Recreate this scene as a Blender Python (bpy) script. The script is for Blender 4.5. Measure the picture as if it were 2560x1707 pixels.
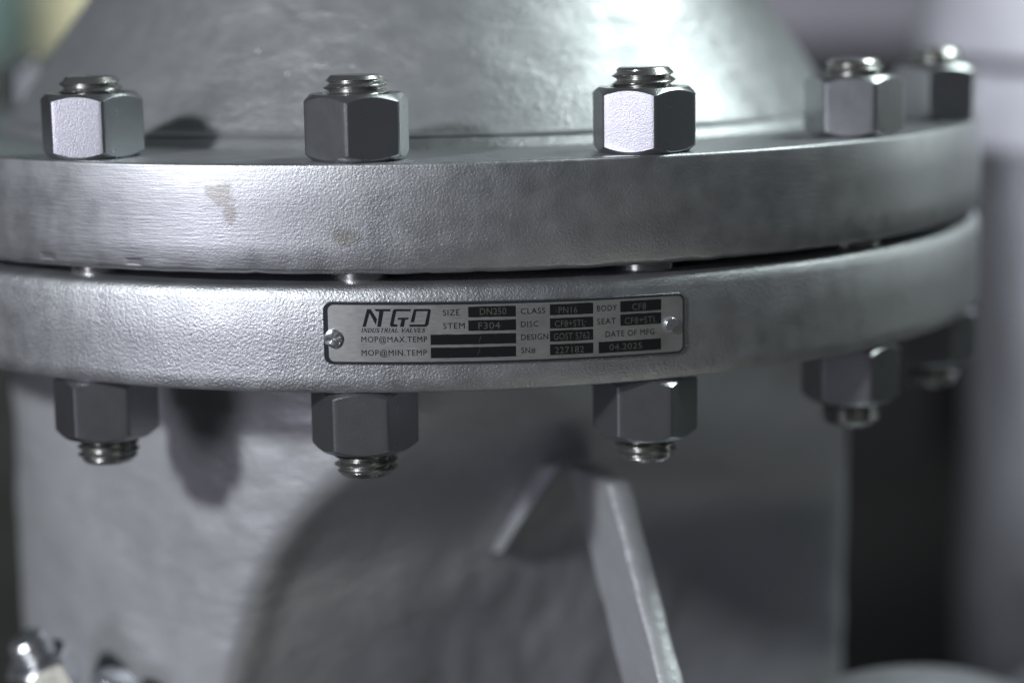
import bpy, bmesh, math, random
from mathutils import Vector, Matrix, noise
for o in list(bpy.data.objects): bpy.data.objects.remove(o)
S = bpy.context.scene; C = S.collection
PI = math.pi; MM = .001
def rad(a): return math.radians(a)

# ------------------------------------------------------------------ camera
PITCH, YAW, ROLL = .17412, .050568, .015364
CAM = Vector((-.009485, -.779489, .051476))
cd = bpy.data.cameras.new('camera'); cam = bpy.data.objects.new('camera', cd); C.objects.link(cam); S.camera = cam
fw = Vector((math.sin(YAW)*math.cos(PITCH), math.cos(YAW)*math.cos(PITCH), -math.sin(PITCH)))
rt = Vector((math.cos(YAW), -math.sin(YAW), 0)); up = rt.cross(fw)
r2 = rt*math.cos(ROLL) - up*math.sin(ROLL); u2 = rt*math.sin(ROLL) + up*math.cos(ROLL)
M = Matrix((r2, u2, -fw)).transposed().to_4x4(); M.translation = CAM; cam.matrix_world = M
cd.sensor_width = 36; cd.lens = 5249.55/2560*36; cd.clip_start = .02; cd.clip_end = 60
cd.dof.use_dof = True; cd.dof.focus_distance = .590; cd.dof.aperture_fstop = 3.4; cd.dof.aperture_blades = 0
S.render.resolution_x = 1024; S.render.resolution_y = 682
S.view_settings.view_transform = 'Standard'; S.view_settings.look = 'None'
S.view_settings.exposure = 0; S.view_settings.gamma = 1

# ------------------------------------------------------------------ world: dim workshop air
w = bpy.data.worlds.new('World'); S.world = w; w.use_nodes = True
bg = w.node_tree.nodes['Background']; bg.inputs[0].default_value = (.84, .90, 1, 1); bg.inputs[1].default_value = .054

# ------------------------------------------------------------------ lamps
def area(name, az, el, dist, size, power, col, target=(0, -.1, -.03), size_y=None):
    l = bpy.data.lights.new(name, 'AREA'); l.energy = power; l.color = col; l.size = size
    l.shape = 'RECTANGLE' if size_y else 'DISK'
    if size_y: l.size_y = size_y
    o = bpy.data.objects.new(name, l); C.objects.link(o)
    a, e = rad(az), rad(el)
    o.location = Vector(target) + dist*Vector((math.sin(a)*math.cos(e), -math.cos(a)*math.cos(e), math.sin(e)))
    o.rotation_euler = (Vector(target)-o.location).to_track_quat('-Z', 'Y').to_euler()
    return o
area('key_lamp', -42, 23, 1.5, .14, 18., (.95, .99, 1))
area('window_lamp', -43, 3, 1.6, .46, 4.9, (.89, .85, 1))
area('back_lamp', 100, 50, 1.2, .42, 11, (.88, 1, .96))
area('side_lamp', 112, 8, 1.6, .5, 3.6, (.9, 1, .95))
sl = bpy.data.lights.new('neighbour_fill_spot', 'SPOT'); sl.energy = 105; sl.color = (.90, .90, 1); sl.spot_size = rad(11); sl.spot_blend = .35; sl.shadow_soft_size = .06  # added spot, only there to brighten the neighbouring valve's flanges
so = bpy.data.objects.new('neighbour_fill_spot', sl); C.objects.link(so); so.location = (-.70, -.60, .95)
so.rotation_euler = (Vector((.30, .20, -.01))-so.location).to_track_quat('-Z', 'Y').to_euler()
fl2 = bpy.data.lights.new('neck_streak_spot', 'SPOT'); fl2.energy = 20; fl2.color = (.88, .90, 1); fl2.spot_size = rad(24); fl2.spot_blend = .5; fl2.shadow_soft_size = .05  # added spot that draws a light streak down the neighbour's neck
fo = bpy.data.objects.new('neck_streak_spot', fl2); C.objects.link(fo); fo.location = (-.95, 1.0, -.15)
fo.rotation_euler = (Vector((.30, .25, -.25))-fo.location).to_track_quat('-Z', 'Y').to_euler()
area('fill_lamp', 38, -46, 1.4, .7, 3.8, (1, .98, .86))  # added warm fill, lifts the dark cut side of the neck
hl = bpy.data.lights.new('backdrop_fill_spot', 'SPOT'); hl.energy = 200; hl.color = (.96, .97, 1); hl.spot_size = rad(62); hl.spot_blend = .6; hl.shadow_soft_size = .2  # added spot to brighten the blurred things at the back
ho = bpy.data.objects.new('backdrop_fill_spot', hl); C.objects.link(ho); ho.location = (-.1, .95, 1.5)
ho.rotation_euler = (Vector((-.05, 3.1, .0))-ho.location).to_track_quat('-Z', 'Y').to_euler()

# ------------------------------------------------------------------ materials
class NT:
    def __init__(s, name):
        s.m = bpy.data.materials.new(name); s.m.use_nodes = True; s.t = s.m.node_tree; s.n = s.t.nodes
        s.b = s.n['Principled BSDF']
    def add(s, typ, ins=None, **kw):
        n = s.n.new(typ)
        for k, v in kw.items(): setattr(n, k, v)
        for k, v in (ins or {}).items():
            if hasattr(v, 'bl_idname') or hasattr(v, 'is_linked'): s.t.links.new(v, n.inputs[k])
            else: n.inputs[k].default_value = v
        return n
    def math(s, op, a, b=0., clamp=False):
        n = s.add('ShaderNodeMath', {0: a, 1: b}, operation=op); n.use_clamp = clamp; return n.outputs[0]
    def ramp(s, v, a, b, lo=0., hi=1.):
        return s.add('ShaderNodeMapRange', {0: v, 1: a, 2: b, 3: lo, 4: hi}).outputs[0]
    def noise(s, vec, scale, det=3., rough=.5, dist=0.):
        return s.add('ShaderNodeTexNoise', {'Vector': vec, 'Scale': scale, 'Detail': det, 'Roughness': rough, 'Distortion': dist}).outputs['Fac']
    def mix(s, f, a, b):
        n = s.add('ShaderNodeMix', data_type='RGBA'); 
        for i, v in ((0, f), (6, a), (7, b)):
            if hasattr(v, 'is_linked'): s.t.links.new(v, n.inputs[i])
            else: n.inputs[i].default_value = v
        return n.outputs[2]
    def set(s, **kw):
        for k, v in kw.items():
            k = k.replace('_', ' ')
            if hasattr(v, 'is_linked'): s.t.links.new(v, s.b.inputs[k])
            else: s.b.inputs[k].default_value = v
        return s.m
    def cyl(s):
        co = s.add('ShaderNodeTexCoord').outputs['Object']
        x = s.add('ShaderNodeSeparateXYZ', {0: co})
        az = s.math('ARCTAN2', x.outputs[0], s.math('MULTIPLY', x.outputs[1], -1.))
        return co, az, x.outputs[2]

def silver(name, bump_scale=1450., bump=.00015, base=.42, metal=.90, rough=.43, lines=0, dents=(), stains=(), lump=0.):
    k = NT(name); co, az, z = k.cyl()
    peel = k.noise(co, bump_scale, 3., .6)
    h = k.math('ADD', peel, k.math('MULTIPLY', k.noise(co, bump_scale*2.4, 1., .5), .22))
    peel = h
    big = k.noise(co, 26., 4., .55)
    if lines:
        v = k.add('ShaderNodeCombineXYZ', {0: k.math('MULTIPLY', az, 26.), 1: 0., 2: k.math('MULTIPLY', z, 1300.)}).outputs[0]
        ln = k.noise(v, 1., 3., .6)
        wob = k.math('ADD', az, k.math('MULTIPLY', k.math('SUBTRACT', big, .5), .35))
        left = k.ramp(wob, -.36, -.14, 1., 0.); right = k.ramp(wob, .30, .50)
        mk = k.math('MAXIMUM', left, right)
        mk = k.math('MULTIPLY', mk, .82)
        h = k.math('ADD', k.math('MULTIPLY', peel, k.math('SUBTRACT', 1., mk)), k.math('MULTIPLY', k.math('MULTIPLY', ln, mk), .75))
    if lump:
        stv = k.add('ShaderNodeMapping', {'Vector': co, 'Scale': (1., 1., 2.2)}).outputs[0]
        lp = k.noise(stv, 70., 5., .62, .6)
        v2 = k.add('ShaderNodeTexVoronoi', {'Vector': co, 'Scale': 60.}).outputs['Distance']
        pit = k.ramp(v2, .0, .13, 1., 0.)
        h = k.math('ADD', k.math('MULTIPLY', h, .35), k.math('MULTIPLY', k.math('ADD', lp, k.math('MULTIPLY', pit, .25)), lump))
    for (a0, z0, wa, wz) in dents:
        dx = k.math('DIVIDE', k.math('ABSOLUTE', k.math('SUBTRACT', az, a0)), wa)
        dz = k.math('DIVIDE', k.math('ABSOLUTE', k.math('SUBTRACT', z, z0)), wz)
        d = k.math('MAXIMUM', dx, dz)
        h = k.math('SUBTRACT', h, k.ramp(d, .6, 1.25, .8, 0.))
    col = k.mix(k.ramp(big, .3, .7), (base*.91, base*.94, base*.99, 1), (base*1.03, base*1.05, base*1.11, 1))
    rr = k.ramp(k.noise(co, 140., 4.), .3, .7, rough-.05, rough+.06)
    for (a0, z0, wa, wz) in stains:
        dx = k.math('DIVIDE', k.math('SUBTRACT', az, a0), wa); dz = k.math('DIVIDE', k.math('SUBTRACT', z, z0), wz)
        d = k.math('SQRT', k.math('ADD', k.math('MULTIPLY', dx, dx), k.math('MULTIPLY', dz, dz)))
        d = k.math('ADD', d, k.math('MULTIPLY', k.math('SUBTRACT', k.noise(co, 260., 3.), .5), 1.6))
        f = k.ramp(d, .7, 1.12, .75, 0.)
        col = k.mix(f, col, (.25, .245, .23, 1))
    bp = k.add('ShaderNodeBump', {'Height': h, 'Strength': 1., 'Distance': bump})
    return k.set(Base_Color=col, Metallic=metal, Roughness=rr, Normal=bp.outputs[0])

def zinc(name, base=(.36, .37, .39, 1), rough=.29, spk=.00005, scale=2300.):
    k = NT(name); co, az, z = k.cyl()
    n = k.noise(co, scale, 2., .6); n2 = k.noise(co, 170., 4., .6)
    sp = k.add('ShaderNodeTexVoronoi', {'Vector': co, 'Scale': 700.}).outputs['Distance']
    pit = k.ramp(sp, .03, .09, 1., 0.)
    ob = k.add('ShaderNodeObjectInfo').outputs['Random']
    pitm = k.math('MULTIPLY', pit, k.ramp(n2, .52, .6))
    col = k.mix(pitm, base, (.05, .055, .06, 1))
    col = k.mix(k.ramp(n2, .35, .7, 0., .18), col, (base[0]*.75, base[1]*.77, base[2]*.8, 1))
    h = k.math('ADD', n, k.math('MULTIPLY', pit, -.3))
    bp = k.add('ShaderNodeBump', {'Height': h, 'Strength': 1., 'Distance': spk})
    rr = k.ramp(n2, .3, .7, rough-.02, rough+.025)
    return k.set(Base_Color=col, Metallic=.92, Roughness=rr, Normal=bp.outputs[0])

def plain(name, col, metal=0., rough=.6, nscale=300., bump=0., var=.12):
    k = NT(name); co = k.add('ShaderNodeTexCoord').outputs['Object']
    n = k.noise(co, nscale, 3.)
    a = tuple(c*(1-var) for c in col)+(1,); b = tuple(min(1, c*(1+var)) for c in col)+(1,)
    kw = dict(Base_Color=k.mix(n, a, b), Metallic=metal, Roughness=rough)
    if bump: kw['Normal'] = k.add('ShaderNodeBump', {'Height': n, 'Strength': 1., 'Distance': bump}).outputs[0]
    return k.set(**kw)

M_UP = silver('silver_paint_upper_rim', lines=1, dents=((-.605, -.0282, .013, .0009), (-.450, -.0284, .014, .0010)),
              stains=((-.309, -.0088, .025, .0034), (-.296, -.0142, .011, .0034), (-.13, -.0205, .020, .0026)))
M_LO = silver('silver_paint_lower_rim', bump_scale=1300., bump=.00020)
M_TOP = silver('silver_paint_flange_top', bump=.00014, rough=.42)
M_CAST = silver('silver_paint_cast_shell', bump_scale=900., bump=.00058, lump=1., rough=.40, metal=.62, base=.36)
M_NECK = silver('silver_paint_cast_neck', bump_scale=700., bump=.0006, lump=1., rough=.46, base=.43, metal=.45)
M_NUT = zinc('zinc_nut'); M_STUD = zinc('bare_steel_thread', base=(.40, .40, .39, 1), rough=.26, spk=.00003, scale=900.)
M_DARK = plain('gasket_graphite', (.03, .035, .045), 0., .5)
M_PLATE = plain('polished_plate_edge', (.42, .43, .45), 1., .16, 900.)
kf = NT('satin_plate_face'); co, az, z = kf.cyl()
vv = kf.add('ShaderNodeCombineXYZ', {0: kf.math('MULTIPLY', az, 60.), 1: 0., 2: kf.math('MULTIPLY', z, 6000.)}).outputs[0]
nn = kf.noise(vv, 1., 3.); nb = kf.noise(co, 120., 3.)
M_FACE = kf.set(Base_Color=kf.mix(kf.ramp(nb, .3, .7), (.42, .42, .42, 1), (.52, .52, .52, 1)), Metallic=.92, Roughness=kf.ramp(nn, .3, .7, .40, .52),
                Normal=kf.add('ShaderNodeBump', {'Height': nn, 'Strength': .5, 'Distance': .00004}).outputs[0])
M_BORD = plain('border_groove', (.07, .08, .10), .8, .3, 2000.)
M_INK = plain('etched_dark_ink', (.012, .016, .024), .2, .35, 2000.)
kc = NT('etched_cell_black'); co = kc.add('ShaderNodeTexCoord').outputs['Object']
sp = kc.noise(co, 2600., 2.); sm = kc.noise(co, 160., 3.)
fl = kc.math('MULTIPLY', kc.ramp(sp, .73, .77), kc.ramp(sm, .50, .56))
M_CELL = kc.set(Base_Color=kc.mix(fl, (.013, .014, .016, 1), (.55, .54, .50, 1)), Metallic=.15, Roughness=.28)
M_VAL = plain('stamped_value_grey', (.105, .10, .085), .3, .45, 1500., var=.35)
M_RIV = zinc('aluminium_rivet', base=(.72, .75, .78, 1), rough=.24, spk=.00006, scale=500.)

# ------------------------------------------------------------------ helpers
def tag(o, label=None, cat=None, group=None, kind=None):
    for k, v in (('label', label), ('category', cat), ('group', group), ('kind', kind)):
        if v: o[k] = v
    return o
def empty(name, loc=(0, 0, 0), rz=0):
    o = bpy.data.objects.new(name, None); o.empty_display_size = .02; C.objects.link(o)
    o.location = loc; o.rotation_euler = (0, 0, rz); return o
def mesh_obj(name, verts, faces, mat, parent=None, smooth=True, sharp=35, slots=None, fmat=None):
    me = bpy.data.meshes.new(name); me.from_pydata(verts, [], faces); me.validate(); me.update()
    for m in (slots or [mat]): me.materials.append(m)
    if fmat: me.polygons.foreach_set('material_index', fmat)
    if smooth:
        me.polygons.foreach_set('use_smooth', [True]*len(me.polygons))
        if sharp: me.set_sharp_from_angle(angle=rad(sharp))
    o = bpy.data.objects.new(name, me); C.objects.link(o); o.parent = parent; return o
def lathe(prof, segs=256, fn=None, a0=-PI, a1=PI):
    vs, fs = [], []; closed = abs(a1-a0-2*PI) < 1e-6; n = segs if closed else segs+1; m = len(prof)
    for i in range(n):
        a = a0+(a1-a0)*i/segs
        for j, (r, z) in enumerate(prof):
            rr, zz = fn(a, r, z, j) if fn else (r, z)
            vs.append((rr*math.sin(a), -rr*math.cos(a), zz))
    for i in range(segs):
        p, q = i*m, ((i+1) % n)*m
        for j in range(m-1): fs.append((p+j, p+j+1, q+j+1, q+j))
    return vs, fs
def arc(cx, cz, r, a0, a1, n):
    return [(cx+r*math.cos(rad(a0+(a1-a0)*i/n)), cz+r*math.sin(rad(a0+(a1-a0)*i/n))) for i in range(n+1)]

R, T1, GAP, T2 = .2, .03109, .00262, .03106
ZL = -T1-GAP; ZB = ZL-T2; RB = .18583

# ------------------------------------------------------------------ room
def box(name, c, s, mat, parent=None, rz=0, bev=.004):
    bm = bmesh.new(); bmesh.ops.create_cube(bm, size=1); bmesh.ops.scale(bm, vec=s, verts=bm.verts)
    bmesh.ops.bevel(bm, geom=bm.edges[:], offset=bev, segments=2, affect='EDGES', profile=.5)
    me = bpy.data.meshes.new(name); bm.to_mesh(me); bm.free(); me.materials.append(mat)
    o = bpy.data.objects.new(name, me); C.objects.link(o); o.location = c; o.rotation_euler = (0, 0, rz); o.parent = parent; return o
M_FLOOR = plain('workshop_concrete', (.02, .02, .02), 0., .7, 3., var=.3)
M_WALL = plain('workshop_wall', (.016, .018, .02), 0., .8, 2., var=.3)
fl_ = mesh_obj('floor', [(-6, -3, -.95), (6, -3, -.95), (6, 5, -.95), (-6, 5, -.95)], [(0, 1, 2, 3)], M_FLOOR, smooth=False); tag(fl_, kind='structure')
wl_ = box('wall', (0, 5.05, 1), (12, .1, 4.2), M_WALL); tag(wl_, kind='structure')
M_CREAM = plain('cream_enamel', (.60, .58, .38), 0., .45, 8.)
M_GREEN = plain('green_enamel', (.20, .31, .28), 0., .45, 8.)
M_BROWN = plain('brown_timber', (.085, .09, .08), 0., .7, 30.)

# ------------------------------------------------------------------ the valve bonnet
bon = empty('valve_bonnet'); tag(bon, 'silver painted conical valve bonnet with wide round flange above the nameplate', 'valve bonnet')
def lip(a, r, z, j):
    if z < -.0296 and r > .19:
        n = noise.noise(Vector((a*26, 3, 1)))
        z -= .00022*n; r -= .0002*abs(noise.noise(Vector((a*70, 1, 9))))
        for c0, wd, dp in ((-.263, .016, .0003), (-.115, .018, .00028), (-.02, .012, .0002), (.055, .012, .0002)):
            d = abs(a-c0)/wd
            if d < 1: z += dp*(1-d)**2*(1+2*d)
    return r, z
prof = [(.199, 0.)] + arc(.1990, -.0010, .0010, 90, 0, 4)[1:] + [(R, -.012), (R, -.022), (R, -.0292)] + [(.1997, -.0301), (.1990, -.0306), (.1980, -T1), (.165, -T1)]
v, f = lathe(prof, 720, lip); mesh_obj('flange_rim', v, f, M_UP, bon)
prof = [(.1990, 0.), (.1655, 0.), (.1550, 0.)]
v, f = lathe(prof, 360); mesh_obj('flange_top', v, f, M_TOP, bon)
prof = [(.1550, 0.), (.1544, .0005), (.1536, .0014), (.1526, .0024), (.1516, .0032), (.1506, .0036)]
v, f = lathe(prof, 360); mesh_obj('raised_ring', v, f, M_CAST, bon)
# conical shell, slightly uneven like a sand casting
def shell(a, r, z, j):
    q = Vector((math.sin(a)*r*18, math.cos(a)*r*18, z*24))
    return r + .0014*noise.noise(q) + .0005*noise.noise(q*3.1), z
prof = [(.1516, .0036)] + [(.1500-.0022*t, .0040+.0028*t) for t in (0.2, .5, 1.)]
z = .0068
while z < .235:
    z += .0035; prof.append((.1478-.0007-(z-.0068)*.71 + .0010*math.exp(-(z-.0068)/.004), z))
v, f = lathe(prof, 360, shell); mesh_obj('cone_shell', v, f, M_CAST, bon)
# little casting nibs on the cone
def nib(az, z, r0, s):
    v, f = lathe([(s, 0), (s*.8, s*.45), (s*.4, s*.7), (.00001, s*.78)], 16)
    o = mesh_obj('casting_nib', v, f, M_CAST, bon); a = az
    n = Vector((math.sin(a)*.82, -math.cos(a)*.82, .57)); o.location = (r0*math.sin(a), -r0*math.cos(a), z)
    o.rotation_euler = n.to_track_quat('Z', 'Y').to_euler()
nib(-.42, .0285, .1307, .0012); nib(-.33, .0215, .1355, .0012); nib(-.18, .0235, .1341, .0015)

# ------------------------------------------------------------------ the valve body
bod = empty('gate_valve'); tag(bod, 'silver painted gate valve casting hanging below its thick round flange with riveted nameplate', 'valve')
def lowedge(a, r, z, j):
    return (r-.00012*noise.noise(Vector((a*40, z*300, 2))), z)
prof = [(.160, ZL), (.1935, ZL), (.1950, ZL-.0004)] + arc(.1965, ZL-.0034, .0030, 88, 40, 5) + [(.1992, ZL-.0022), (.1996, ZL-.0032), (R, ZL-.0044)] + \
       [(R, -.050), (R, -.060), (R, ZB+.0012), (.1996, ZB+.0004), (.1985, ZB), (.1500, ZB)]
v, f = lathe(prof, 720, lowedge); mesh_obj('flange_rim', v, f, M_LO, bod)
v, f = lathe([(.1650, -T1-.0001), (.1650, ZL+.0001)], 180); mesh_obj('gasket', v, f, M_DARK, bod)
# neck: round casting flattened into two big facets meeting in a soft ridge, the right one added for shade
def supp(a, d, n, r): # smooth min of circle and half planes
    vals = [r] + [dd/max(.15, math.cos(a-nn)) if math.cos(a-nn) > .15 else 9 for nn, dd in zip(n, d)]
    k = 160.; s = sum(math.exp(-k*v) for v in vals if v < 2); return -math.log(s)/k
def sst(x): x = max(0., min(1., x)); return x*x*(3-2*x)
CUT = ((-.30, .076), (-.20, .081), (-.1715, .0865), (-.138, .0970), (-.117, .1090), (-.105, .1190), (-.092, .1290), (-.06, .150))
def cut_d(z):
    def at(z):
        for (x0, y0), (x1, y1) in zip(CUT, CUT[1:]):
            if z <= x1: return y0+(y1-y0)*(z-x0)/(x1-x0)
        return .150
    return (at(z-.008)+at(z-.004)+at(z)+at(z+.004)+at(z+.008))/5
def neck_r(a, z):
    # round neck with one added plane, leaning inwards so its front right stays shaded
    circ = supp(a, (.1485,), (rad(-36),), .1550)
    dd = cut_d(z)
    c = math.cos(a-rad(26)); pl = dd/c if c > .2 else 9.
    r = -math.log(math.exp(-300*circ)+math.exp(-300*min(pl, .4)))/300
    cut = max(0., circ-r)
    dep = sst(cut/.010)*.0045*sst((-.085-z)/.05)
    r -= dep*(1-sst((a-rad(5))/rad(60)))
    r += .010*math.exp(-(ZB-z)/.0040)
    q = Vector((math.sin(a)*3.2, math.cos(a)*3.2, z*20))
    return r + .0014*noise.noise(q) + .0006*noise.noise(q*3.3)
def neck(a, r, z, j): return neck_r(a, z), z
prof = [(0, ZB+.0005), (0, ZB-.001), (0, ZB-.002), (0, ZB-.0035), (0, ZB-.005), (0, ZB-.007), (0, ZB-.010), (0, ZB-.014)] + [(0, ZB-.017-.0022*i) for i in range(100)]
v, f = lathe(prof, 540, neck); mesh_obj('neck', v, f, M_NECK, bod)
# gusset rib running down and out towards the front
def sweep_bar(name, pts, mat, parent):
    """pts: list of cross-sections, each a ring of 3-D points"""
    n = len(pts[0]); vs = [p for ring in pts for p in ring]; fs = []
    for i in range(len(pts)-1):
        for j in range(n):
            a, b = i*n+j, i*n+(j+1) % n; fs.append((a, b, b+n, a+n))
    fs.append(tuple(range(n-1, -1, -1))); fs.append(tuple(range((len(pts)-1)*n, len(pts)*n)))
    return mesh_obj(name, vs, fs, mat, parent, sharp=50)
P0 = Vector((.0440, -.0925, 0)); dr = Vector((math.sin(rad(13)), -math.cos(rad(13)), 0)); tn = Vector((math.cos(rad(13)), math.sin(rad(13)), 0))
rings = []
for i in range(26):
    t = i/25; z = -.1065-.080*t; e = .0525+.075*t
    th = .0036*(1+.12*noise.noise(Vector((t*9, 0, 3)))); c = P0+dr*e; c.z = z
    c += dr*.0005*noise.noise(Vector((t*14, 5, 3)))
    b = P0+dr*(e-.038); b.z = z-.002
    rings.append([tuple(b-tn*th*1.3), tuple(c-tn*th-dr*.0012), tuple(c-tn*th*.6), tuple(c+tn*th*.6), tuple(c+tn*th-dr*.0012), tuple(b+tn*th*1.3)])
sweep_bar('rib', rings, M_NECK, bod)
rings = []
for i in range(14):
    t = i/13; a = rad(18.6-6.3*t); z = -.106-.034*t; r = neck_r(a, z)-.002
    h = .0075*math.sin(PI*min(1, .25+.62*t)) ; wd = .0042*(1-.25*t)
    o = Vector((math.sin(a), -math.cos(a), 0)); tt = Vector((math.cos(a), math.sin(a), .35)).normalized(); c = o*r; c.z = z
    rings.append([tuple(c-tt*wd*1.4-o*.03), tuple(c-tt*wd+o*h*.75), tuple(c-tt*wd*.3+o*(h+.003)), tuple(c+tt*wd*.6+o*(h+.002)), tuple(c+tt*wd*1.6-o*.03)])
sweep_bar('rib', rings, M_NECK, bod)  # added ridge standing in for a lit patch on the neck
# end flange of the front-right port, only its crest is in view
def disc(name, c, az, R0, th, mat, parent, segs=220):
    prof = [(.02, 0), (R0-.004, 0), (R0-.001, -.001), (R0, -.004), (R0, -th), (.02, -th)]
    v, f = lathe(prof, segs); o = mesh_obj(name, v, f, mat, parent); o.location = c
    d = Vector((math.sin(az), -math.cos(az), 0)); o.rotation_euler = d.to_track_quat('Z', 'Y').to_euler(); return o
disc('port_flange', (.1475, -.125, -.3995), rad(34), .212, .03, M_TOP, bod)
# lug with a vertical stud, low on the left
lug = box('lug', (-.112, -.108, -.205), (.055, .05, .034), M_NECK, bod, rad(-45), .006)

# ------------------------------------------------------------------ stud bolts
AF = .0271; HN = .0185
def nut_mesh():
    rc = AF/2*.955; ac = AF/2/math.cos(PI/6); sl = .72; angs = []
    for k in range(6):
        for d in (-30, -28.6, -27.5, -24, -18, -12, -6, 0, 6, 12, 18, 24, 27.5, 28.6): angs.append(rad(60*k+d))
    def rho(a):
        d = (a+PI/6) % (PI/3)-PI/6
        return min(AF/2/math.cos(d), ac*.984)
    rows = []
    for a in angs:
        r = rho(a); dz = max(0, r-rc)*sl
        rows.append([(.0088, HN-.0012), (.0098, HN), (rc, HN), (r-.00018, HN-dz), (r, HN-dz-.0002), (r, dz+.0002), (r-.00018, dz), (rc, 0.), (.0098, 0.), (.0088, .0012)])
    n = len(angs); m = len(rows[0])
    vs = [(r*math.sin(a), -r*math.cos(a), z) for a, row in zip(angs, rows) for r, z in row]
    fs = [(i*m+j, i*m+j+1, ((i+1) % n)*m+j+1, ((i+1) % n)*m+j) for i in range(n) for j in range(m-1)]
    me = bpy.data.meshes.new('hex_nut'); me.from_pydata(vs, [], fs); me.materials.append(M_NUT)
    me.polygons.foreach_set('use_smooth', [True]*len(me.polygons)); me.set_sharp_from_angle(angle=rad(22)); return me
def stud_mesh(top, bot, rmaj=.0092, pitch=.0024, thr=.0115, seed=0):
    """hub axis z; threads at both ends, plain shank between"""
    dep = .0015; n = 72; zs = []
    z = bot
    while z < bot+thr: zs.append(z); z += .00016
    k = bot+thr
    for i in range(5): zs.append(k+(top-thr-k)*i/4)
    z = top-thr+.00016
    while z < top: zs.append(z); z += .00016
    zs.append(top)
    vs, fs = [], []
    for i, z in enumerate(zs):
        for j in range(n):
            a = 2*PI*j/n; ph = (z/pitch-a/(2*PI)+seed) % 1.; t = abs(ph-.5)*2
            t = min(1, max(0, (t-.06)/.84)); r = rmaj-dep*t
            if z > bot+thr+.0003 and z < top-thr-.0003: r = rmaj-.0007
            wear = noise.noise(Vector((math.cos(a)*3, math.sin(a)*3, z*900+seed*7)))
            r += .00008*wear
            r = min(r, .00715+(top-z)*.95, .00715+(z-bot)*.95)
            vs.append((r*math.cos(a), r*math.sin(a), z))
    for i in range(len(zs)-1):
        for j in range(n):
            a, b = i*n+j, i*n+(j+1) % n; fs.append((a, b, b+n, a+n))
    fs.append(tuple(range(n-1, -1, -1))); fs.append(tuple((len(zs)-1)*n+j for j in range(n)))
    me = bpy.data.meshes.new('threaded_stud'); me.from_pydata(vs, [], fs); me.materials.append(M_STUD)
    me.polygons.foreach_set('use_smooth', [True]*len(me.polygons)); me.set_sharp_from_angle(angle=rad(60)); return me
NUTM = nut_mesh(); TOPZ, BOTZ = .0237, ZB-.0262
STM = [stud_mesh(TOPZ, BOTZ, seed=s) for s in (0., .37, .71)]
def stud_bolt(az, up_phi, lo_phi, label, v=0, dz=0., rb=RB):
    x, y = rb*math.sin(az), -rb*math.cos(az)
    root = empty('stud_bolt', (x, y, 0)); tag(root, label, 'stud bolt', 'stud bolts around the valve flange')
    st = bpy.data.objects.new('threaded_stud', STM[v % 3]); C.objects.link(st); st.parent = root; st.rotation_euler = (0, 0, v*1.3); st.location = (0, 0, dz)
    # phi: nut corner direction measured from the line of sight, degrees
    va = math.atan2(CAM.x-x, -(CAM.y-y))
    for ph, flip in ((up_phi, 0), (lo_phi, 1)):
        nu = bpy.data.objects.new('hex_nut', NUTM); C.objects.link(nu); nu.parent = root
        a = va+rad(ph+30)                       # mesh corner sits at +-30 deg
        nu.rotation_euler = (0, 0, a)
        nu.location = (0, 0, ZB-HN-.0001 if flip else .0001)
    return root
d = 2*PI/14; a0 = -.11979
L = [(a0-d, 11, 23.5, 'left stud bolt with pale lilac upper nut beside a dark shadow on the bonnet'),
     (a0, -11, 25, 'sharp stud bolt with dark upper nut facet, above the left end of the nameplate'),
     (a0+d, 12, 30, 'stud bolt with the brightest white upper nut facet, above the nameplate right end'),
     (a0+2*d, 25, 25, 'slightly blurred stud bolt near the right end, lilac front facet on both of its nuts'),
     (a0+3*d-rad(3.2), -8, 27, 'strongly blurred dark stud bolt at the far right edge of the flange'),
     (rad(-114), 20, 10, 'very blurred stud bolt at the far left, behind the bonnet slope')]
for i, (a, u, l, lb) in enumerate(L): stud_bolt(a, u, l, lb, i, .0002*((i*7) % 5-2) if i < 5 else -.002, RB if i < 5 else .166)
# vertical stud and nut on the lug
M_FIT = silver('silver_paint_fitting', rough=.22, base=.6, metal=.9, bump=.00006)
me = stud_mesh(.0300, -.03, seed=.2); me.materials[0] = M_FIT
nm = NUTM.copy(); nm.materials[0] = M_FIT
for loc, sc, ry, lb in (((-.1265, -.121, -.1760), .74, -20, 'blurred small silver stud bolt leaning left, upper one of the bottom left corner pair'),
                        ((-.1110, -.121, -.1905), .74, 14, 'blurred small silver stud bolt cut by the bottom edge, lower of the corner pair')):
    root = empty('stud_bolt', loc); tag(root, lb, 'stud bolt', 'small fittings on the lug')
    st = bpy.data.objects.new('threaded_stud', me); C.objects.link(st); st.parent = root
    nu = bpy.data.objects.new('hex_nut', nm); C.objects.link(nu); nu.parent = root; nu.rotation_euler = (0, 0, rad(18)); nu.location = (0, 0, .0004)
    root.rotation_euler = (rad(14), rad(ry), 0); root.scale = (sc, sc, sc)

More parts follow.
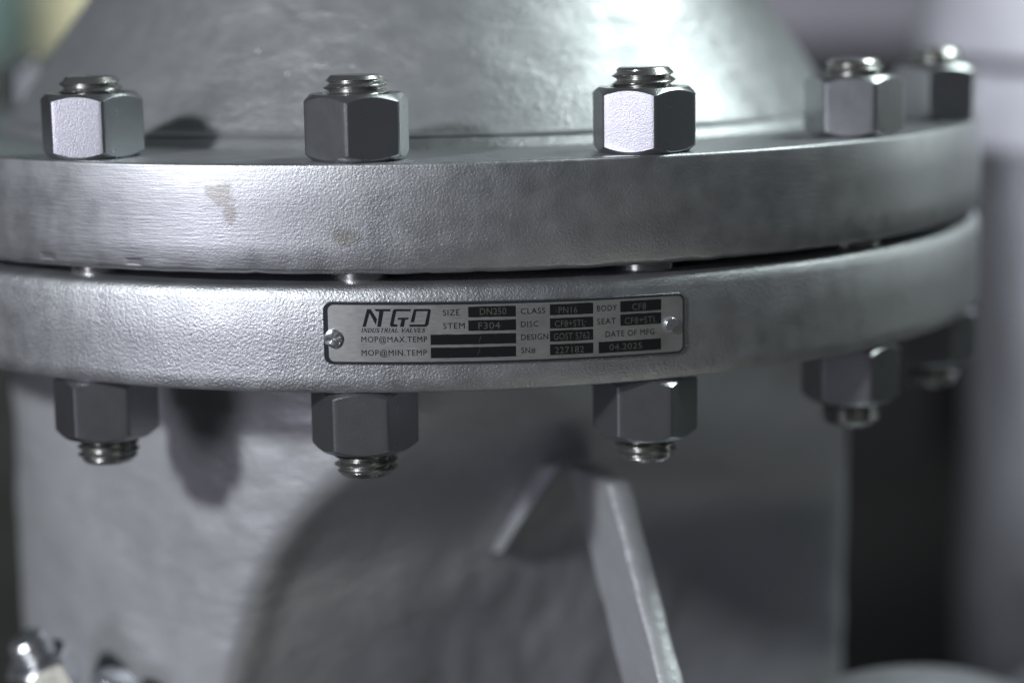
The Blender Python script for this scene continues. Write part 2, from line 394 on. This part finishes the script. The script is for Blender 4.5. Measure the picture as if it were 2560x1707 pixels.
# ------------------------------------------------------------------ nameplate (arc length s and height v in mm, on the rim)
npz = lambda s, v: -47.6-.0118*s+v
def onrim(s, v, off):
    a = s/200.; r = .2+off; return (r*math.sin(a), -r*math.cos(a), npz(s, v)*MM)
plate = empty('nameplate', (0, 0, 0)); tag(plate, 'rectangular satin steel nameplate with black cells riveted to the lower flange rim', 'nameplate')
def rrect(s0, s1, v0, v1, rr, n=8):
    out = []
    for cx, cy, a in ((s1-rr, v1-rr, 0), (s0+rr, v1-rr, 90), (s0+rr, v0+rr, 180), (s1-rr, v0+rr, 270)):
        for i in range(n+1):
            t = rad(a+90*i/n); out.append((cx+rr*math.cos(t), cy+rr*math.sin(t)))
    return out
def sheet(name, s0, s1, v0, v1, rr, off, mat, parent, bev=0., base=None, step=1.2, jit=0.):
    """rounded rectangle bent on the rim; columns along s so it follows the curve"""
    cols = [s0]; 
    ns = max(2, int((s1-s0)/step)); xs = set([s0+(s1-s0)*i/ns for i in range(ns+1)])
    if rr: 
        for i in range(9):
            t = PI/2*i/8; xs |= {s0+rr-rr*math.cos(t), s1-rr+rr*math.cos(t)}
    xs = sorted(xs); vs, fs = [], []
    def half(s):
        e = min(s-s0, s1-s)
        return 0 if not rr or e >= rr else rr-math.sqrt(max(0, rr*rr-(rr-e)**2))
    for s in xs:
        h = half(s); lo, hi = v0+h, v1-h
        if hi-lo < .02: hi = lo+.02
        j1 = jit*noise.noise(Vector((s*3.1, v0, 1))); j2 = jit*noise.noise(Vector((s*3.1, v1, 7)))
        vs += [onrim(s, lo+j1, off), onrim(s, hi+j2, off)]
    n = len(xs)
    for i in range(n-1): fs.append((2*i, 2*i+2, 2*i+3, 2*i+1))
    if base is not None:
        k = len(vs); ring = []
        for s in xs:
            h = half(s); e = bev
            cs = (s0+s1)/2; ss = s+(e if s > cs else -e)*(1 if min(s-s0, s1-s) < rr+.01 else 0)
            vs += [onrim(ss, v0+h-e, base), onrim(ss, v1-h+e, base)]
        for i in range(n-1):
            fs.append((k+2*i, k+2*i+2, 2*i+2, 2*i)); fs.append((2*i+1, 2*i+3, k+2*i+3, k+2*i+1))
        fs.append((k, 0, 1, k+1)); e = 2*n-2; fs.append((e, k+e, k+e+1, e+1))
    return mesh_obj(name, vs, fs, mat, parent, smooth=True, sharp=25)
sheet('backing_plate', -32.9, 71.4, -8.75, 8.65, 2.3, .00075, M_PLATE, plate, bev=.35, base=-.0004)
sheet('etched_border', -32.35, 70.95, -8.4, 8.3, 2.0, .00079, M_BORD, plate)
sheet('face_panel', -31.5, 70.7, -8.1, 8.0, 1.7, .00083, M_FACE, plate)
cells = [(7.65, 21., 4.35, 7.35), (7.62, 21., .48, 3.5), (-2.97, 20.95, -3.3, -.4), (-2.98, 20.9, -7.05, -4.1),
         (30.7, 43.25, 4.3, 7.4), (30.68, 43.25, .50, 3.45), (30.63, 43.2, -3.2, -.1), (30.6, 43.2, -7.05, -4.0),
         (51.35, 63.9, 4.25, 7.4), (51.35, 63.9, .35, 3.6), (44.8, 63.8, -7.2, -3.95)]
for c in cells: sheet('cell', c[0], c[1], c[2], c[3], 0, .00087, M_CELL, plate, jit=.10)
def flat_text(txt, w=None, cap=1.6, shear=0., sp=1., xw=None):
    cu = bpy.data.curves.new('t', 'FONT'); cu.body = txt; cu.size = 1; cu.shear = shear; cu.space_character = sp; cu.resolution_u = 3; cu.fill_mode = 'BOTH'
    o = bpy.data.objects.new('t', cu); C.objects.link(o); dg = bpy.context.evaluated_depsgraph_get(); dg.update()
    me = bpy.data.meshes.new_from_object(o.evaluated_get(dg)); vs = [tuple(v.co) for v in me.vertices]; fs = [tuple(p.vertices) for p in me.polygons]
    bpy.data.objects.remove(o); bpy.data.curves.remove(cu); bpy.data.meshes.remove(me); return vs, fs
CAPH = max(v[1] for v in flat_text('E')[0])
def put_text(txt, s0, s1, vb, cap, mat, off=.00089, shear=0., sp=1.12, name='lettering', tilt=0.):
    vs, fs = flat_text(txt, shear=shear, sp=sp)
    x0 = min(v[0] for v in vs); x1 = max(v[0] for v in vs)
    kx = (s1-s0)/(x1-x0); ky = cap/CAPH
    out = [onrim(s0+(v[0]-x0)*kx, vb+v[1]*ky+tilt*(v[0]-x0)*kx, off) for v in vs]
    return mesh_obj(name, out, fs, mat, plate, smooth=False)
labels = [('SIZE', .6, 5.2, 4.97), ('STEM', .6, 6.6, 1.22), ('CLASS', 22.4, 29.35, 4.93), ('DISC', 22.4, 27.3, 1.22),
          ('DESIGN', 22.4, 30.1, -2.48), ('SN#', 22.4, 26.4, -6.25), ('BODY', 44.4, 50.3, 4.85), ('SEAT', 44.4, 49.95, 1.1),
          ('DATE OF MFG', 46.85, 61.7, -2.65), ('MOP@MAX.TEMP', -22.25, -3.9, -2.5), ('MOP@MIN.TEMP', -22.3, -4.1, -6.3)]
for t, a, b, v in labels: put_text(t, a, b, v, 1.62, M_INK)
vals = [('DN250', 10.9, 18.3, 5.0, 1.85), ('F304', 10.4, 16.5, 1.0, 1.85), ('/', 10.4, 11.2, -2.75, 1.75), ('/', 10.0, 10.8, -6.4, 1.75),
        ('PN16', 33.2, 38.6, 4.75, 1.8), ('CF8+STL', 32.1, 40.9, .95, 1.75), ('GOST 5762', 31.7, 42.2, -2.75, 1.85), ('227182', 32., 40.45, -6.65, 1.8),
        ('CF8', 54.9, 59.2, 4.7, 1.8), ('CF8+STL', 52.65, 62.45, .8, 1.8), ('04.2025', 48.0, 57.9, -6.5, 1.75)]
for t, a, b, v, c in vals: put_text(t, a, b, v, c, M_VAL, name='stamped_value', sp=1.05, shear=.35 if t == '/' else 0.)
# logo: slanted block letters, traced in a 780 x 200 unit grid
def logo_pt(x, y):      # grid -> (s, v)
    s = -21.86+(x-570)*(19.1/772.); v = 1.89+(437-y)*(5.0/199.)
    return s, v
polys = [[(570, 437), (608, 437), (667, 238), (627, 238)], [(640, 256), (668, 238), (737, 352), (721, 415)],
         [(712, 238), (893, 238), (887, 263), (728, 263)], [(764, 263), (812, 263), (778, 437), (737, 437)],
         [(935, 238), (1120, 238), (1114, 263), (955, 263), (918, 253)], [(918, 253), (955, 263), (921, 405), (880, 417)], [(880, 417), (921, 405), (968, 412), (960, 437), (895, 437)],
         [(977, 334), (1093, 334), (1087, 356), (966, 356)], [(1013, 356), (1054, 356), (1035, 437), (992, 437)],
         [(1155, 238), (1325, 238), (1343, 252), (1310, 263), (1148, 263)], [(1148, 263), (1180, 263), (1153, 385), (1112, 385)],
         [(1310, 263), (1343, 252), (1313, 412), (1288, 437), (1272, 412)], [(1103, 412), (1272, 412), (1288, 437), (1097, 437)]]
for grp in (polys[:2], polys[2:4], polys[4:9], polys[9:]):
    vs, fs = [], []
    for p in grp:
        k = len(vs); vs += [onrim(*logo_pt(x, y), .00089) for x, y in p]; fs.append(tuple(range(k, k+len(p)))[::-1])
    mesh_obj('logo_letter', vs, fs, M_INK, plate, smooth=False)
# small slanted serif line under the logo, drawn stroke by stroke (unit box 1 x 1 per glyph)
G = {'I': ([((.5, 0), (.5, 1), 1)], .45), 'N': ([((.15, 0), (.15, 1), .6), ((.15, 1), (.85, 0), 1), ((.85, 0), (.85, 1), .6)], 1.),
     'D': ([((.2, 0), (.2, 1), 1), ((.2, 1), (.6, 1), .6), ((.6, 1), (.88, .72), .9), ((.88, .72), (.88, .28), 1), ((.88, .28), (.6, 0), .9), ((.6, 0), (.2, 0), .6)], 1.),
     'U': ([((.15, 1), (.15, .25), 1), ((.15, .25), (.35, 0), .9), ((.35, 0), (.65, 0), .7), ((.65, 0), (.85, .25), .7), ((.85, .25), (.85, 1), .6)], 1.),
     'S': ([((.8, .8), (.6, 1), .7), ((.6, 1), (.3, 1), .7), ((.3, 1), (.15, .75), .9), ((.15, .75), (.3, .55), 1), ((.3, .55), (.7, .45), 1), ((.7, .45), (.85, .25), 1), ((.85, .25), (.65, 0), .9), ((.65, 0), (.35, 0), .7), ((.35, 0), (.15, .2), .7)], .85),
     'T': ([((.1, 1), (.9, 1), .6), ((.5, 0), (.5, 1), 1)], .95), 'R': ([((.2, 0), (.2, 1), 1), ((.2, 1), (.65, 1), .6), ((.65, 1), (.82, .77), 1), ((.82, .77), (.65, .52), .9), ((.65, .52), (.2, .52), .6), ((.5, .52), (.9, 0), 1)], .95),
     'A': ([((.1, 0), (.5, 1), .6), ((.5, 1), (.9, 0), 1), ((.25, .35), (.75, .35), .5)], 1.), 'L': ([((.2, 0), (.2, 1), 1), ((.2, 0), (.85, 0), .6), ((.85, 0), (.85, .25), .6)], .9),
     'V': ([((.1, 1), (.5, 0), 1), ((.5, 0), (.9, 1), .6)], 1.), 'E': ([((.2, 0), (.2, 1), 1), ((.2, 1), (.85, 1), .6), ((.2, .5), (.65, .5), .5), ((.2, 0), (.88, 0), .6)], .9)}
SER = {'I': [(.5, 0), (.5, 1)], 'N': [(.15, 0), (.15, 1), (.85, 1)], 'D': [(.2, 0), (.2, 1)], 'U': [(.15, 1), (.85, 1)], 'S': [], 'T': [(.5, 0)], 'R': [(.2, 0), (.2, 1), (.9, 0)], 'A': [(.1, 0), (.9, 0)], 'L': [(.2, 1), (.2, 0)], 'V': [(.1, 1), (.9, 1)], 'E': [(.2, 0), (.2, 1)]}
def strokes(txt, s0, s1, vb, cap, name):
    W = sum((G[c][1] if c != ' ' else .45)+.16 for c in txt); u = (s1-s0)/W; x = 0; vs, fs = [], []
    th = .19*cap
    def q(ax, ay, bx, by, t):
        dx, dy = bx-ax, by-ay; l = math.hypot(dx, dy) or 1; nx, ny = -dy/l*t/2, dx/l*t/2; ex, ey = dx/l*t*.2, dy/l*t*.2
        k = len(vs)
        for px, py in ((ax-nx-ex, ay-ny-ey), (bx-nx+ex, by-ny+ey), (bx+nx+ex, by+ny+ey), (ax+nx-ex, ay+ny-ey)):
            vs.append(onrim(s0+px+py*.28, vb+py, .00089))
        fs.append((k, k+1, k+2, k+3))
    for c in txt:
        if c == ' ': x += .61; continue
        g, wd = G[c]
        for (ax, ay), (bx, by), t in g: q((x+ax*wd)*u, ay*cap, (x+bx*wd)*u, by*cap, th*t)
        for (ax, ay) in SER[c]:
            px = (x+ax*wd)*u; q(px-.17*cap, ay*cap, px+.17*cap, ay*cap, th*.5)
        x += wd+.16
    return mesh_obj(name, vs, fs, M_INK, plate, smooth=False)
strokes('INDUSTRIAL VALVES', -22.3, -4.4, .33, 1.08, 'lettering')
def rivet(s, v, r, hh, lump):
    rows = [(r*1.0, -.0004), (r, .0003), (r*.96, hh*.7), (r*.86, hh*.93), (r*.6, hh), (r*.3, hh*1.02), (.00001, hh*1.02)]
    vs, fs = lathe(rows, 40, lambda a, q, z, j: (q*(1+lump*noise.noise(Vector((math.cos(a)*2, math.sin(a)*2, z*600)))), z+(lump*.004*noise.noise(Vector((math.cos(a)*q*900, math.sin(a)*q*900, 4))) if z > hh*.9 else 0)))
    o = mesh_obj('rivet', vs, fs, M_RIV, plate); p = Vector(onrim(s, v, .0008)); o.location = p
    a = s/200.; nrm = Vector((math.sin(a), -math.cos(a), .0)); o.rotation_euler = nrm.to_track_quat('Z', 'Y').to_euler(); return o
rivet(-30.1, -1.5, .00265, .0011, .10); rivet(66.9, -.15, .00225, .0012, .02)

# ------------------------------------------------------------------ neighbouring valve, behind on the right
nb = empty('neighbour_valve', (.505, .300, 0)); tag(nb, 'large out of focus silver valve standing behind on the right', 'valve')
RN = .240; M_NBR = silver('pale_neighbour_paint', base=.62, metal=.25, rough=.5); M_NBN = silver('dull_neighbour_neck', base=.22, metal=.9, rough=.4)
v, f = lathe([(.10, .0420), (RN-.002, .0420), (RN, .0400), (RN, .0068), (RN-.002, .0050), (.21, .0050)], 180); mesh_obj('upper_flange', v, f, M_NBR, nb)
v, f = lathe([(.21, -.0000), (RN-.002, .0000), (RN, -.0020), (RN, -.0360), (RN-.002, -.0380), (.19, -.0380)], 180); mesh_obj('lower_flange', v, f, M_NBR, nb)
v, f = lathe([(.215, .0050), (.215, .0)], 90); mesh_obj('gasket', v, f, M_DARK, nb)
prof = [(.214, -.0375), (.2125, -.060)] + [(.2115-.0012*math.sin(i*.5), -.08-.02*i) for i in range(14)] + [(.2, -.42)]
v, f = lathe(prof, 160, lambda a, r, z, j: (r+.003*noise.noise(Vector((a*3, z*12, 4))), z)); mesh_obj('neck', v, f, M_NBN, nb)
v, f = lathe([(.17, .0420), (.12, .12), (.08, .18), (.07, .3)], 120); mesh_obj('cone_shell', v, f, M_CAST, nb)
disc('port_flange', (-.105, -.235, -.44), rad(-28), .22, .03, M_NBR, nb)

# blurred things behind on the left
crate = empty('timber_crate', (-.62, 2.3, -.95)); tag(crate, 'dark blurred timber crate under the cream tank behind on the left', 'crate')
for k in range(6): box('plank', (0, -.262, .075+.15*k), (.82, .02, .14), M_BROWN, crate)
box('crate_body', (0, 0, .44), (.80, .50, .88), M_BROWN, crate)
tank = empty('storage_tank', (-.440, 2.3, -.07)); tag(tank, 'blurred cream coloured tank behind the left slope of the bonnet', 'tank')
v, f = lathe([(.001, .50), (.05, .495), (.075, .47), (.088, .42), (.088, .0), (.001, .0)], 96); mesh_obj('shell', v, f, M_CREAM, tank)
cab = empty('machine_cabinet', (-.94, 3.0, -.95)); tag(cab, 'blurred dull green machine cabinet in the top left corner', 'cabinet')
box('housing', (0, 0, 1.0), (.75, .5, 2.0), M_GREEN, cab); box('door', (.0, -.262, 1.0), (.6, .02, 1.7), M_GREEN, cab)
rc = empty('control_cabinet', (.78, 3.6, -.95)); tag(rc, 'blurred grey control cabinet behind, right of the bonnet cone', 'cabinet')
box('housing', (0, 0, 1.50), (.7, .5, 1.3), plain('grey_enamel', (.34, .34, .39), 0., .5, 8.), rc); box('plinth', (0, 0, .42), (.6, .45, .84), plain('black_plinth', (.02, .02, .022), 0., .6, 8.), rc)
